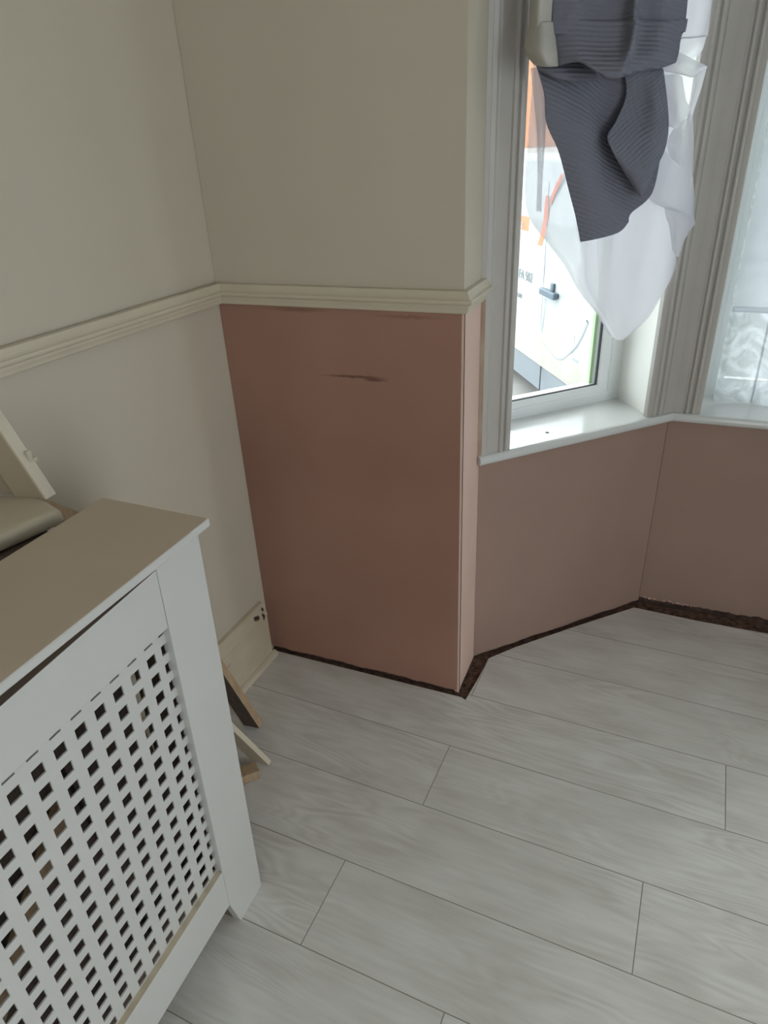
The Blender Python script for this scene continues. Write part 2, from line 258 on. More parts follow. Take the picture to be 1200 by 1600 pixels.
CLOTH = {
'upper': [
  [(0.061,1.568,0.110), (0.094,1.566,0.130), (0.150,1.567,0.130), (0.184,1.565,0.150), (0.188,1.560,0.180), (0.246,1.569,0.130), (0.289,1.569,0.140), (0.370,1.575,0.110)],
  [(0.065,1.540,0.110), (0.098,1.536,0.130), (0.147,1.534,0.140), (0.178,1.531,0.160), (0.182,1.529,0.190), (0.243,1.538,0.135), (0.286,1.534,0.150), (0.377,1.545,0.110)],
  [(0.070,1.512,0.110), (0.096,1.505,0.140), (0.143,1.498,0.150), (0.171,1.494,0.170), (0.175,1.495,0.195), (0.227,1.502,0.150), (0.274,1.502,0.160), (0.367,1.516,0.110)],
  [(0.072,1.487,0.115), (0.092,1.484,0.150), (0.123,1.471,0.170), (0.147,1.463,0.190), (0.164,1.466,0.200), (0.203,1.474,0.170), (0.260,1.478,0.170), (0.357,1.492,0.120)],
  [(0.078,1.471,0.110), (0.097,1.472,0.150), (0.119,1.454,0.175), (0.141,1.442,0.185), (0.168,1.446,0.190), (0.207,1.454,0.170), (0.270,1.460,0.160), (0.353,1.474,0.120)],
  [(0.100,1.477,0.080), (0.142,1.482,0.090), (0.178,1.467,0.100), (0.210,1.456,0.100), (0.244,1.461,0.100), (0.267,1.467,0.100), (0.333,1.473,0.090), (0.387,1.484,0.080)],
],
'lining': [
  [(0.032,1.572,0.080), (0.024,1.567,0.110), (0.033,1.566,0.120), (0.072,1.570,0.100)],
  [(0.033,1.539,0.080), (0.027,1.535,0.110), (0.035,1.533,0.125), (0.077,1.537,0.100)],
  [(0.026,1.513,0.080), (0.016,1.508,0.120), (0.027,1.508,0.140), (0.072,1.508,0.110)],
  [(0.028,1.494,0.080), (0.014,1.486,0.130), (0.024,1.484,0.150), (0.070,1.486,0.120)],
  [(0.047,1.476,0.080), (0.036,1.469,0.120), (0.042,1.467,0.135), (0.080,1.470,0.110)],
  [(0.066,1.480,0.060), (0.072,1.479,0.070), (0.088,1.479,0.070), (0.106,1.479,0.070)],
],
'swag': [
  [(0.046,1.480,0.076), (0.082,1.484,0.082), (0.126,1.486,0.082), (0.186,1.480,0.082)],
  [(0.056,1.470,0.080), (0.076,1.464,0.100), (0.115,1.461,0.105), (0.182,1.462,0.090)],
  [(0.068,1.462,0.080), (0.083,1.452,0.100), (0.125,1.446,0.102), (0.189,1.449,0.086)],
  [(0.075,1.464,0.072), (0.103,1.459,0.072), (0.147,1.454,0.072), (0.198,1.457,0.072)],
],
'lower': [
  [(0.055,1.480,0.072), (0.106,1.480,0.070), (0.172,1.480,0.065), (0.228,1.478,0.050), (0.288,1.477,0.065), (0.367,1.482,0.066)],
  [(0.077,1.430,0.075), (0.126,1.426,0.078), (0.181,1.425,0.068), (0.246,1.424,0.046), (0.301,1.422,0.060), (0.380,1.431,0.068)],
  [(0.085,1.379,0.078), (0.135,1.373,0.086), (0.193,1.369,0.076), (0.254,1.367,0.046), (0.311,1.364,0.060), (0.404,1.367,0.068)],
  [(0.119,1.325,0.080), (0.157,1.316,0.092), (0.210,1.309,0.080), (0.266,1.304,0.054), (0.321,1.304,0.060), (0.397,1.310,0.068)],
  [(0.150,1.255,0.080), (0.182,1.250,0.094), (0.231,1.244,0.086), (0.286,1.240,0.066), (0.339,1.235,0.062), (0.387,1.234,0.066)],
  [(0.174,1.202,0.080), (0.205,1.198,0.092), (0.247,1.193,0.088), (0.281,1.193,0.080), (0.314,1.194,0.070), (0.333,1.199,0.068)],
  [(0.192,1.152,0.080), (0.216,1.155,0.090), (0.250,1.157,0.086), (0.283,1.160,0.080), (0.308,1.167,0.074), (0.327,1.181,0.070)],
],
'flap': [
  [(0.266,1.463,0.074), (0.285,1.464,0.080), (0.307,1.464,0.082), (0.334,1.464,0.080), (0.368,1.467,0.072)],
  [(0.281,1.422,0.070), (0.301,1.421,0.070), (0.326,1.421,0.072), (0.345,1.422,0.084), (0.381,1.424,0.076)],
  [(0.258,1.377,0.074), (0.292,1.376,0.070), (0.327,1.375,0.072), (0.352,1.374,0.088), (0.397,1.373,0.076)],
  [(0.231,1.352,0.086), (0.271,1.344,0.084), (0.316,1.338,0.084), (0.350,1.336,0.092), (0.398,1.339,0.078)],
  [(0.244,1.324,0.090), (0.273,1.311,0.096), (0.308,1.304,0.100), (0.344,1.305,0.098), (0.391,1.313,0.080)],
  [(0.279,1.286,0.090), (0.295,1.276,0.100), (0.315,1.272,0.104), (0.337,1.274,0.100), (0.370,1.280,0.082)],
  [(0.328,1.240,0.086), (0.332,1.236,0.088), (0.336,1.233,0.090), (0.343,1.236,0.088), (0.354,1.243,0.082)],
],
'voile': [
  [(0.066,1.581,0.030), (0.133,1.581,0.040), (0.215,1.584,0.030), (0.292,1.585,0.040), (0.382,1.588,0.030), (0.454,1.588,0.042), (0.511,1.591,0.034)],
  [(0.073,1.520,0.030), (0.109,1.519,0.040), (0.207,1.521,0.030), (0.294,1.520,0.040), (0.395,1.522,0.030), (0.452,1.523,0.042), (0.510,1.529,0.034)],
  [(0.077,1.493,0.030), (0.111,1.492,0.040), (0.211,1.493,0.030), (0.299,1.492,0.040), (0.401,1.493,0.030), (0.446,1.493,0.042), (0.500,1.498,0.034)],
  [(0.079,1.468,0.032), (0.114,1.467,0.040), (0.213,1.475,0.030), (0.302,1.474,0.040), (0.380,1.466,0.030), (0.409,1.465,0.040), (0.446,1.467,0.034)],
  [(0.077,1.372,0.030), (0.102,1.371,0.042), (0.202,1.369,0.030), (0.297,1.365,0.036), (0.398,1.369,0.030), (0.423,1.373,0.044), (0.464,1.380,0.038)],
  [(0.075,1.262,0.030), (0.105,1.258,0.044), (0.172,1.253,0.032), (0.259,1.248,0.030), (0.360,1.251,0.036), (0.451,1.260,0.055), (0.527,1.266,0.038)],
  [(0.092,1.202,0.030), (0.118,1.201,0.044), (0.184,1.198,0.034), (0.259,1.192,0.028), (0.331,1.188,0.050), (0.450,1.173,0.055), (0.557,1.161,0.038)],
  [(0.145,1.146,0.032), (0.159,1.144,0.046), (0.204,1.138,0.040), (0.265,1.130,0.028), (0.331,1.128,0.050), (0.429,1.119,0.052), (0.522,1.105,0.036)],
  [(0.194,1.093,0.034), (0.204,1.091,0.046), (0.228,1.087,0.046), (0.274,1.079,0.030), (0.337,1.075,0.048), (0.427,1.063,0.050), (0.520,1.055,0.036)],
  [(0.238,1.034,0.036), (0.245,1.031,0.046), (0.259,1.029,0.048), (0.291,1.022,0.036), (0.347,1.016,0.048), (0.414,1.005,0.048), (0.491,0.997,0.036)],
  [(0.292,0.979,0.038), (0.297,0.974,0.046), (0.308,0.968,0.048), (0.333,0.959,0.040), (0.366,0.956,0.048), (0.410,0.950,0.046), (0.456,0.948,0.038)],
  [(0.334,0.925,0.040), (0.339,0.919,0.045), (0.347,0.914,0.048), (0.360,0.908,0.045), (0.370,0.907,0.047), (0.386,0.908,0.045), (0.403,0.914,0.040)],
],
'ruffle_a': [
  [(0.357,1.480,0.070), (0.371,1.488,0.080), (0.388,1.495,0.080), (0.415,1.494,0.070)],
  [(0.366,1.470,0.070), (0.376,1.474,0.090), (0.405,1.478,0.090), (0.470,1.481,0.060)],
  [(0.383,1.463,0.064), (0.389,1.459,0.090), (0.422,1.463,0.090), (0.505,1.472,0.054)],
  [(0.425,1.460,0.060), (0.420,1.454,0.084), (0.442,1.452,0.080), (0.487,1.462,0.054)],
  [(0.449,1.462,0.050), (0.455,1.457,0.056), (0.469,1.457,0.056), (0.485,1.462,0.050)],
],
'ruffle_b': [
  [(0.385,1.458,0.052), (0.391,1.458,0.066), (0.405,1.458,0.074), (0.430,1.454,0.064)],
  [(0.396,1.421,0.052), (0.398,1.417,0.076), (0.413,1.416,0.084), (0.451,1.414,0.062)],
  [(0.411,1.395,0.052), (0.410,1.391,0.076), (0.426,1.391,0.082), (0.469,1.393,0.060)],
  [(0.421,1.366,0.050), (0.421,1.361,0.064), (0.436,1.360,0.064), (0.456,1.370,0.056)],
],
'ruffle_c': [
  [(0.457,1.372,0.054), (0.461,1.379,0.060), (0.468,1.386,0.060), (0.481,1.389,0.054)],
  [(0.432,1.355,0.054), (0.438,1.354,0.070), (0.449,1.359,0.080), (0.490,1.359,0.056)],
  [(0.423,1.331,0.054), (0.429,1.321,0.074), (0.451,1.315,0.080), (0.502,1.315,0.056)],
  [(0.435,1.305,0.054), (0.443,1.291,0.072), (0.464,1.277,0.076), (0.513,1.259,0.054)],
],
'ruffle_d': [
  [(0.423,1.322,0.048), (0.434,1.299,0.064), (0.460,1.280,0.068), (0.516,1.256,0.048)],
  [(0.408,1.285,0.048), (0.421,1.262,0.070), (0.458,1.239,0.072), (0.526,1.218,0.050)],
  [(0.397,1.250,0.048), (0.416,1.231,0.070), (0.459,1.213,0.072), (0.535,1.187,0.050)],
  [(0.399,1.218,0.048), (0.423,1.209,0.064), (0.463,1.196,0.072), (0.544,1.165,0.052)],
  [(0.422,1.211,0.040), (0.449,1.199,0.050), (0.485,1.186,0.052), (0.542,1.159,0.044)],
],
'ruffle_e': [
  [(0.437,1.205,0.050), (0.453,1.202,0.062), (0.483,1.192,0.068), (0.536,1.174,0.054)],
  [(0.451,1.180,0.052), (0.453,1.178,0.074), (0.479,1.171,0.080), (0.542,1.159,0.056)],
  [(0.468,1.157,0.052), (0.467,1.153,0.070), (0.487,1.145,0.070), (0.527,1.138,0.052)],
  [(0.490,1.106,0.048), (0.491,1.098,0.056), (0.499,1.092,0.056), (0.514,1.087,0.048)],
],
'ruffle_f': [
  [(0.476,1.469,0.050), (0.478,1.470,0.058), (0.490,1.471,0.058), (0.507,1.473,0.052)],
  [(0.477,1.432,0.050), (0.478,1.431,0.058), (0.487,1.432,0.058), (0.500,1.433,0.052)],
  [(0.472,1.396,0.050), (0.472,1.396,0.058), (0.479,1.395,0.058), (0.490,1.397,0.052)],
  [(0.474,1.374,0.050), (0.475,1.374,0.054), (0.481,1.374,0.054), (0.486,1.374,0.052)],
],
'ruffle_g': [
  [(0.070,1.474,0.036), (0.075,1.473,0.044), (0.085,1.473,0.046), (0.100,1.471,0.040)],
  [(0.082,1.416,0.036), (0.084,1.416,0.046), (0.091,1.415,0.050), (0.108,1.415,0.040)],
  [(0.093,1.349,0.036), (0.092,1.349,0.046), (0.097,1.349,0.050), (0.112,1.348,0.040)],
  [(0.101,1.284,0.036), (0.099,1.285,0.044), (0.102,1.284,0.046), (0.111,1.284,0.040)],
  [(0.103,1.214,0.036), (0.105,1.217,0.040), (0.108,1.217,0.040), (0.115,1.214,0.038)],
],
'voile2': [
  [(0.409,1.589,0.028), (0.426,1.588,0.036), (0.460,1.590,0.028), (0.477,1.589,0.036), (0.517,1.592,0.028)],
  [(0.282,1.481,0.024), (0.328,1.480,0.028), (0.385,1.481,0.022), (0.405,1.480,0.028), (0.437,1.480,0.026)],
  [(0.248,1.367,0.024), (0.296,1.366,0.028), (0.353,1.364,0.022), (0.410,1.362,0.028), (0.477,1.361,0.026)],
  [(0.217,1.208,0.024), (0.265,1.205,0.030), (0.344,1.199,0.022), (0.426,1.194,0.036), (0.542,1.186,0.028)],
  [(0.242,1.115,0.024), (0.266,1.117,0.032), (0.351,1.107,0.020), (0.425,1.102,0.034), (0.524,1.092,0.028)],
  [(0.235,1.063,0.026), (0.271,1.060,0.034), (0.348,1.050,0.022), (0.426,1.044,0.034), (0.519,1.039,0.028)],
  [(0.287,0.993,0.028), (0.309,0.988,0.034), (0.367,0.979,0.024), (0.418,0.975,0.034), (0.482,0.975,0.028)],
  [(0.354,0.917,0.030), (0.365,0.911,0.032), (0.381,0.905,0.028), (0.392,0.906,0.032), (0.408,0.914,0.030)],
],
}
T = math.tan(math.radians(22.9))

# ------------------------------------------------------------------ floor
AL = -0.0375; ca, sa = math.cos(AL), math.sin(AL); PW = 0.192; S0 = 0.0291
def uv_of(p): return (ca * p.x + sa * p.y, -sa * p.x + ca * p.y)
bm = bmesh.new()
outline = [(0.002, -0.008), (0.6045, -0.0105), (0.6185, -0.0165), (0.6285, 0.07), (0.6365, 0.172), (0.70, 0.248), (0.86, 0.412), (1.018, 0.567),
           (1.2, 0.558), (DC.x + BAYW + 0.01, 0.560), (mx - 0.6365, 0.172), (mx - 0.62, -0.0165), (RX - 0.012, -0.012), (RX - 0.012, -4.19), (left_x(-4.19) + 0.004, -4.19)]
f = bm.faces.new([bm.verts.new((x, y, 0)) for x, y in outline])
f.normal_update()
if f.normal.z < 0: f.normal_flip()
seam_dir = Vector((ca, sa, 0)); seam_n = Vector((-sa, ca, 0))
rows = range(-4, 24)
for k in rows:
    bmesh.ops.bisect_plane(bm, geom=bm.verts[:] + bm.edges[:] + bm.faces[:], plane_co=seam_n * (S0 - k * PW), plane_no=seam_n)
joint = {-3: 1.9, -2: 1.9, -1: 1.92, 0: 1.271, 1: 0.633, 2: 1.119, 3: 0.529, 4: 0.824}
PL = 1.29
rowface = {}
for fc in bm.faces:
    v = uv_of(fc.calc_center_median())[1]; rowface.setdefault(math.floor((S0 - v) / PW), []).append(fc)
for r in sorted(rowface):
    j0 = joint.get(r, random.uniform(0, PL)); fs = rowface[r]
    for i in range(-4, 5):
        u0 = j0 + i * PL
        geom = list({v for x in fs for v in x.verts} | {e for x in fs for e in x.edges} | set(fs))
        res = bmesh.ops.bisect_plane(bm, geom=geom, plane_co=seam_dir * u0, plane_no=seam_dir)
        fs = [x for x in bm.faces if math.floor((S0 - uv_of(x.calc_center_median())[1]) / PW) == r]
uvl = bm.loops.layers.uv.new('UVMap')
ids = {}
for fc in bm.faces:
    c = uv_of(fc.calc_center_median()); r = math.floor((S0 - c[1]) / PW); random.seed(r * 77 + int(c[0] * 10)); ou, ov = random.uniform(0, 40), random.uniform(0, 40)
    for l in fc.loops:
        a, b = uv_of(l.vert.co); l[uvl].uv = (a + ou, b + ov)
grl = bm.faces.layers.float.new('groove')
orig = set(bm.faces)
res = bmesh.ops.inset_individual(bm, faces=bm.faces[:], thickness=0.0010, depth=0.0, use_even_offset=True)
for fc in bm.faces:
    if fc not in orig: fc[grl] = 1.0
inner = {v for fc in orig if fc.is_valid for v in fc.verts}
for v in bm.verts:
    if v not in inner: v.co.z -= 0.0007
skirt_e = [e for e in bm.edges if e.is_boundary]
ex = bmesh.ops.extrude_edge_only(bm, edges=skirt_e)
for g in ex['geom']:
    if isinstance(g, bmesh.types.BMVert): g.co.z -= 0.008
floor = structure(finish(bm, 'floor', 'floor', recalc=False))
bm = bmesh.new(); box(bm, -0.4, RX + 0.3, -4.4, 0.9, -0.12, -0.0105)
# loose rubble and dust in the open gap along the walls
random.seed(9)
def rubble(p0, p1, n, smin, smax, spread):
    p0 = Vector(p0); p1 = Vector(p1); d = p1 - p0; nrm = Vector((-d.y, d.x, 0)).normalized()
    for i in range(n):
        c = p0 + d * random.random() + nrm * random.uniform(-spread, spread); s = random.uniform(smin, smax)
        vs = [bm.verts.new((c.x + random.uniform(.5, 1) * s * dx, c.y + random.uniform(.5, 1) * s * dy, -0.0105 + (s * random.uniform(.6, 1.1) if dz else 0))) for dx in (-1, 1) for dy in (-1, 1) for dz in (0, 1)]
        for q in ((0, 1, 3, 2), (4, 6, 7, 5), (0, 4, 5, 1), (2, 3, 7, 6), (0, 2, 6, 4), (1, 5, 7, 3)): bm.faces.new([vs[k] for k in q])
rubble((0.6, -0.005, 0), (0.613, 0.15, 0), 90, 0.002, 0.005, 0.012)
rubble((0.02, -0.004, 0), (0.6, -0.004, 0), 110, 0.0015, 0.0035, 0.006)
rubble((0.62, 0.175, 0), (1.02, 0.585, 0), 110, 0.0015, 0.004, 0.006)
rubble((1.03, 0.585, 0), (1.6, 0.58, 0), 90, 0.002, 0.004, 0.012)
sub = finish(bm, 'subfloor', 'debris', floor); structure(sub)

# ------------------------------------------------------------------ walls
bm = bmesh.new()
prism(bm, [(0, 0.2), (left_x(-4.3), -4.3), (left_x(-4.3) - 0.2, -4.3), (-0.2, 0.2)], -0.1, CEIL)
structure(finish(bm, 'wall_left', 'cream'))

SK = 0.012
def ragged(bm, F, s0, s1, z0, z1, off0, off1, amp, step=0.012, seed=1, right_amp=0.0):
    """a skim of plaster with an uneven bottom edge"""
    random.seed(seed); n = max(2, int((s1 - s0) / step)); bot = []
    w = 0.0
    for i in range(n + 1):
        w = 0.6 * w + random.uniform(-1, 1) * amp
        bot.append(max(0.001, z0 + w + amp * 1.2 * noise.noise(Vector((i * .23, seed, 0)))))
    fr = [[bm.verts.new(F(Vector((s0 + (s1 - s0) * i / n, o, z)))) for i in range(n + 1) for z in (bot[i], z1)] for o in (off0, off1)]
    A, B = fr
    for i in range(n):
        a, b = 2 * i, 2 * i + 2
        bm.faces.new((A[a], A[b], A[b + 1], A[a + 1])); bm.faces.new((B[a], B[a + 1], B[b + 1], B[b]))
        bm.faces.new((A[a], B[a], B[b], A[b])); bm.faces.new((A[a + 1], A[b + 1], B[b + 1], B[a + 1]))
    bm.faces.new((A[0], A[1], B[1], B[0])); bm.faces.new((A[2 * n], B[2 * n], B[2 * n + 1], A[2 * n + 1]))
FB = lambda v: Vector((v.x, -v.y, v.z))                        # back wall: along x, into the room = -y
FRet = lambda v: Vector((BX + v.y, v.x, v.z))                  # its return: along y, into the bay = +x
DADO_T, DADO_B = 1.0887, 1.0427
core = [(-0.2, SK), (BX - SK, SK), (BX - SK, BD), (0.379, 0.367), (0.379, 0.47), (-0.2, 0.47)]
bm = bmesh.new(); prism(bm, core, -0.1, CEIL); wall_back = structure(finish(bm, 'wall_back', 'masonry'))
bm = bmesh.new()
ragged(bm, FB, -0.006, BX, 0.010, DADO_B + 0.004, 0.0, -SK + 0.0005, 0.0020, seed=3)
structure(finish(bm, 'plaster', 'plaster', wall_back))
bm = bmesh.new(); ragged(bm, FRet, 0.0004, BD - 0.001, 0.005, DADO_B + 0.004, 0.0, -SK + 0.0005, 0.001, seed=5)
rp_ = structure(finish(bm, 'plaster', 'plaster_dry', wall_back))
bm = bmesh.new(); box(bm, -0.006, BX, 0.0, SK - 0.0005, DADO_B + 0.0042, CEIL); box(bm, BX - SK + 0.0005, BX, SK - 0.0005, BD, DADO_B + 0.0042, CEIL)
structure(finish(bm, 'painted_skim', 'cream', wall_back))
# pale bead down the plaster corner, edge highlight put into its colour
bm = bmesh.new(); prism(bm, [(BX - 0.004, -0.0006), (BX + 0.0006, -0.0006), (BX + 0.0006, 0.003), (BX - 0.004, 0.001)], 0.004, DADO_B)
structure(finish(bm, 'corner_bead', 'plaster_dry', wall_back))

def bay_wall(name, F, length, s_lo, s_hi, mitre0, mitre1, seed, o0, o1):
    """lower wall, two piers and lintel of one bay side, thickness 0.30, plaster skim below the sill"""
    th = 0.30; bm = bmesh.new()
    def sec(a, b, ma, mb, z0, z1): prism(bm, [(a, -SK), (b, -SK), (b + (th * T if mb else 0), -th), (a - (th * T if ma else 0), -th)], z0, z1, F)
    sec(0, length, mitre0, mitre1, -0.1, SILL - 0.026)
    sec(0, length, mitre0, mitre1, HEAD, CEIL)
    sec(0, o0, mitre0, False, SILL - 0.026, HEAD)
    sec(o1, length, False, mitre1, SILL - 0.026, HEAD)
    w = structure(finish(bm, name, 'masonry'))
    bm = bmesh.new(); ragged(bm, F, 0.0005, length - 0.0005, s_lo, SILL - 0.025, 0.0, -SK + 0.0005, s_hi, seed=seed)
    structure(finish(bm, 'plaster', 'plaster_bay', w))
    bm = bmesh.new(); box(bm, 0, length, -SK + 0.0005, 0, HEAD, CEIL, F); box(bm, 0, o0, -SK + 0.0005, 0, SILL, HEAD, F); box(bm, o1, length, -SK + 0.0005, 0, SILL, HEAD, F)
    structure(finish(bm, 'painted_skim', 'cream', w))
    return w
bay_wall('wall_bay_left', FL, LLEN, 0.007, 0.0016, False, True, 11, 0.060, 0.580)
wf_ = bay_wall('wall_front', FF, BAYW, 0.020, 0.0028, True, True, 12, 0.050, BAYW - 0.050)
bay_wall('wall_bay_right', FR, LLEN, 0.008, 0.0016, False, True, 13, 0.060, 0.580)
# pale plaster crumbs left along the ragged edge under the front window
bm = bmesh.new(); random.seed(5)
for i in range(46):
    x = random.choice((random.uniform(0.075, 0.15), random.gauss(0.112, 0.02), random.uniform(0.01, .05))); z = 0.019 + random.uniform(-.003, .004); w_ = random.uniform(.002, .006)
    box(bm, x, x + w_, -0.008, 0.0012, z, z + random.uniform(.0015, .0035), FF)
structure(finish(bm, 'plaster_crumbs', 'plaster_dry', wf_))
bm = bmesh.new()
prism(bm, [(mx - x, y) for x, y in core[:3]] + [(RX - BX + 0.215, 0.367), (RX - 0.379, 0.47), (RX + 0.2, 0.47), (RX + 0.2, SK)], -0.1, CEIL)
wr_ = finish(bm, 'wall_back_right', 'cream'); structure(wr_)
bm = bmesh.new(); box(bm, RX, RX + 0.2, -4.3, -2.9, -0.1, CEIL); box(bm, RX, RX + 0.2, -1.85, 0.0, -0.1, CEIL); box(bm, RX, RX + 0.2, -2.9, -1.85, 2.1, CEIL); box(bm, RX, RX + 0.2, -2.9, -0.9, -0.1, 0.0)  # doorway-sized opening added to light the room from the right
structure(finish(bm, 'wall_right', 'cream'))
bm = bmesh.new()
box(bm, -0.3, 1.5, -4.4, -4.2, -0.1, CEIL); box(bm, 2.3, RX + 0.2, -4.4, -4.2, -0.1, CEIL); box(bm, 1.5, 2.3, -4.4, -4.2, -0.1, 1.2); box(bm, 1.5, 2.3, -4.4, -4.2, 1.7, CEIL)  # gap left in the rear wall is an added source of fill light
structure(finish(bm, 'wall_rear', 'cream'))
bm = bmesh.new(); box(bm, -0.4, RX + 0.3, -4.4, 1.0, CEIL, CEIL + 0.1); structure(finish(bm, 'ceiling', 'ceiling'))

# ------------------------------------------------------------------ dado rail and skirting
prof = [(0.0, 1.0425), (0.0075, 1.0425), (0.0095, 1.0450), (0.0105, 1.0500), (0.0125, 1.0570), (0.0125, 1.0625), (0.0165, 1.0640), (0.0195, 1.0665),
        (0.0205, 1.0700), (0.0195, 1.0735), (0.0170, 1.0760), (0.0150, 1.0785), (0.0125, 1.0830), (0.0100, 1.0880), (0.0, 1.0895)]
prof = [(0.0, 1.0430), (0.0085, 1.0430), (0.0105, 1.0455), (0.0115, 1.0510), (0.0135, 1.0560), (0.0135, 1.0605), (0.0180, 1.0620), (0.0215, 1.0645),
        (0.0225, 1.0680), (0.0215, 1.0710), (0.0175, 1.0735), (0.0150, 1.0765), (0.0125, 1.0815), (0.0100, 1.0880), (0.0, 1.0895)]
rings = [lambda p, z: Vector((left_x(-4.19) + p, -4.19, z)), lambda p, z: Vector((p, -p, z)), lambda p, z: Vector((BX + p, -p, z)),
         lambda p, z: Vector((BX + p, BD - p * 0.45, z))]
bm = bmesh.new(); sweep(bm, prof, rings); bmesh.ops.translate(bm, verts=bm.verts, vec=(0, 0, 0))
tr = structure(finish(bm, 'trim_1', 'trim'))
sp = [(-0.006, 0.0), (0.018, 0.0), (0.018, 0.145), (0.0165, 0.150), (0.0185, 0.153), (0.0185, 0.160), (0.0140, 0.166), (0.0125, 0.176), (0.0085, 0.188), (0.004, 0.193), (-0.006, 0.195)]
bm = bmesh.new(); sweep(bm, sp, [lambda p, z: Vector((left_x(-4.19) + p, -4.19, z)), lambda p, z: Vector((left_x(-0.03) + p, -0.03 - 0.004 * math.sin(z * 60), z))])
sk = structure(finish(bm, 'baseboard_left', 'skirt'))
bd = [(0.018, 0.0), (0.031, 0.0), (0.031, 0.006), (0.028, 0.013), (0.022, 0.017), (0.018, 0.018)]
bm = bmesh.new(); sweep(bm, bd, [lambda p, z: Vector((left_x(-4.19) + p, -4.19, z)), lambda p, z: Vector((left_x(-0.03) + p, -0.022, z))])
structure(finish(bm, 'floor_bead', 'trim', sk))

# ------------------------------------------------------------------ windows
def ring_frame(bm, F, s0, s1, z0, z1, prof, bot=0.66):
    R = []
    for (s, z, ds, dz) in ((s0, z0, 1, bot), (s1, z0, -1, bot), (s1, z1, -1, -1), (s0, z1, 1, -1)):
        R.append([bm.verts.new(F(Vector((s + ds * d, o, z + dz * d)))) for d, o in prof])
    n = len(prof)
    for k in range(4):
        A, B = R[k], R[(k + 1) % 4]
        for i in range(n): bm.faces.new((A[i], A[(i + 1) % n], B[(i + 1) % n], B[i]))
fprof = [(0, -0.155), (0.038, -0.155), (0.041, -0.157), (0.0415, -0.1605), (0.047, -0.1605), (0.050, -0.1625), (0.064, -0.172), (0.067, -0.176), (0.067, -0.215), (0, -0.215)]
gprof = [(0.066, -0.176), (0.0705, -0.178), (0.0705, -0.184), (0.066, -0.184)]
def window(idx, F, s0, s1, mull=()):
    w = structure(empty('window_%d' % idx)); B = 0.66
    bm = bmesh.new(); ring_frame(bm, F, s0, s1, SILL, HEAD, fprof, B)
    for m_ in mull: box(bm, m_ - 0.04, m_ + 0.04, -0.215, -0.157, SILL + 0.03, HEAD - 0.05, F)
    structure(finish(bm, 'window_frame', 'upvc', w))
    bm = bmesh.new(); ring_frame(bm, F, s0, s1, SILL, HEAD, gprof, B); structure(finish(bm, 'gasket', 'gasket', w))
    bm = bmesh.new(); box(bm, s0 + 0.05, s1 - 0.05, -0.194, -0.190, SILL + 0.035, HEAD - 0.055, F); structure(finish(bm, 'glass', 'glass', w))
    bm = bmesh.new()
    box(bm, s1 - 0.080, s1 - 0.070, -0.206, -0.196, SILL + 0.045, HEAD - 0.06, F); box(bm, s0 + 0.070, s0 + 0.080, -0.206, -0.196, SILL + 0.045, HEAD - 0.06, F)
    structure(finish(bm, 'edge_seal', 'green', w))
    return w
w1 = window(1, FL, 0.075, 0.570); w2 = window(2, FF, 0.055, BAYW - 0.055, (BAYW / 2,)); w3 = window(3, FR, 0.075, 0.570)
for w, F, a0, a1, b0, b1 in ((w1, FL, 0.084, 0.078, 0.536, 0.567), (w2, FF, 0.073, 0.058, BAYW - 0.073, BAYW - 0.058), (w3, FR, 0.084, 0.078, 0.536, 0.567)):
    bm = bmesh.new()
    prism(bm, [(a0, 0.001), (a1, -0.156), (a0 - 0.026, -0.156), (a0 - 0.026, 0.001)], SILL, HEAD, F)
    prism(bm, [(b0, 0.001), (b0 + 0.046, 0.001), (b0 + 0.046, -0.156), (b1, -0.156)], SILL, HEAD, F)
    box(bm, a0, b0, -0.156, 0, HEAD - 0.012, HEAD - 0.0005, F)
    structure(finish(bm, 'reveal', 'reveal', w))

nose = [(-0.156, SILL - 0.0255), (0.018, SILL - 0.0255), (0.0235, SILL - 0.0235), (0.027, SILL - 0.019), (0.0285, SILL - 0.0125), (0.027, SILL - 0.006), (0.0235, SILL - 0.0015), (0.018, SILL), (-0.21, SILL), (-0.21, SILL - 0.0255)]
def sill(F, length, w, m0, m1):
    bm = bmesh.new()
    rings = []
    rings.append((lambda o, z: F(Vector((o * T, o, z)))) if m0 else (lambda o, z: F(Vector((-0.012 if o > 0.0 else 0.0, o, z)))))
    rings.append((lambda o, z: F(Vector((length - o * T, o, z)))) if m1 else (lambda o, z: F(Vector((length + 0.012 if o > 0 else length, o, z)))))
    sweep(bm, nose, rings); o = finish(bm, 'window_sill', 'sill', w); structure(o)
    for p in o.data.polygons: p.use_smooth = False
    return o
sill(FL, LLEN, w1, False, True); sill(FF, BAYW, w2, True, True); sill(FR, LLEN, w3, False, True)

# fluted architraves: profile (along, out)
casL = [(-0.003, 0.0), (-0.003, 0.016), (0.006, 0.0185), (0.013, 0.0155), (0.016, 0.0165), (0.044, 0.0165), (0.046, 0.0215), (0.050, 0.0235), (0.0535, 0.0215), (0.055, 0.0140),
        (0.061, 0.0140), (0.0635, 0.0200), (0.0675, 0.0215), (0.072, 0.0195), (0.076, 0.0130), (0.083, 0.0105), (0.085, 0.0)]
def flute(L, w, corner_left=True):
    """one half of the corner casing, from its outer edge (0) to the corner (w)"""
    return [(0.0, 0.0), (0.0, 0.0120), (0.004, 0.0145), (0.016, 0.0145), (0.0185, 0.0195), (0.0225, 0.0205), (0.0265, 0.0190), (0.029, 0.0125), (0.036, 0.0125), (0.0385, 0.0185), (0.042, 0.0195), (0.0455, 0.0185), (0.048, 0.0130), (0.056, 0.0130), (0.058, 0.0160), (w, 0.0160)]
bm = bmesh.new(); prism(bm, casL, SILL, HEAD + 0.06, FL)
structure(finish(bm, 'casing', 'white', w1))
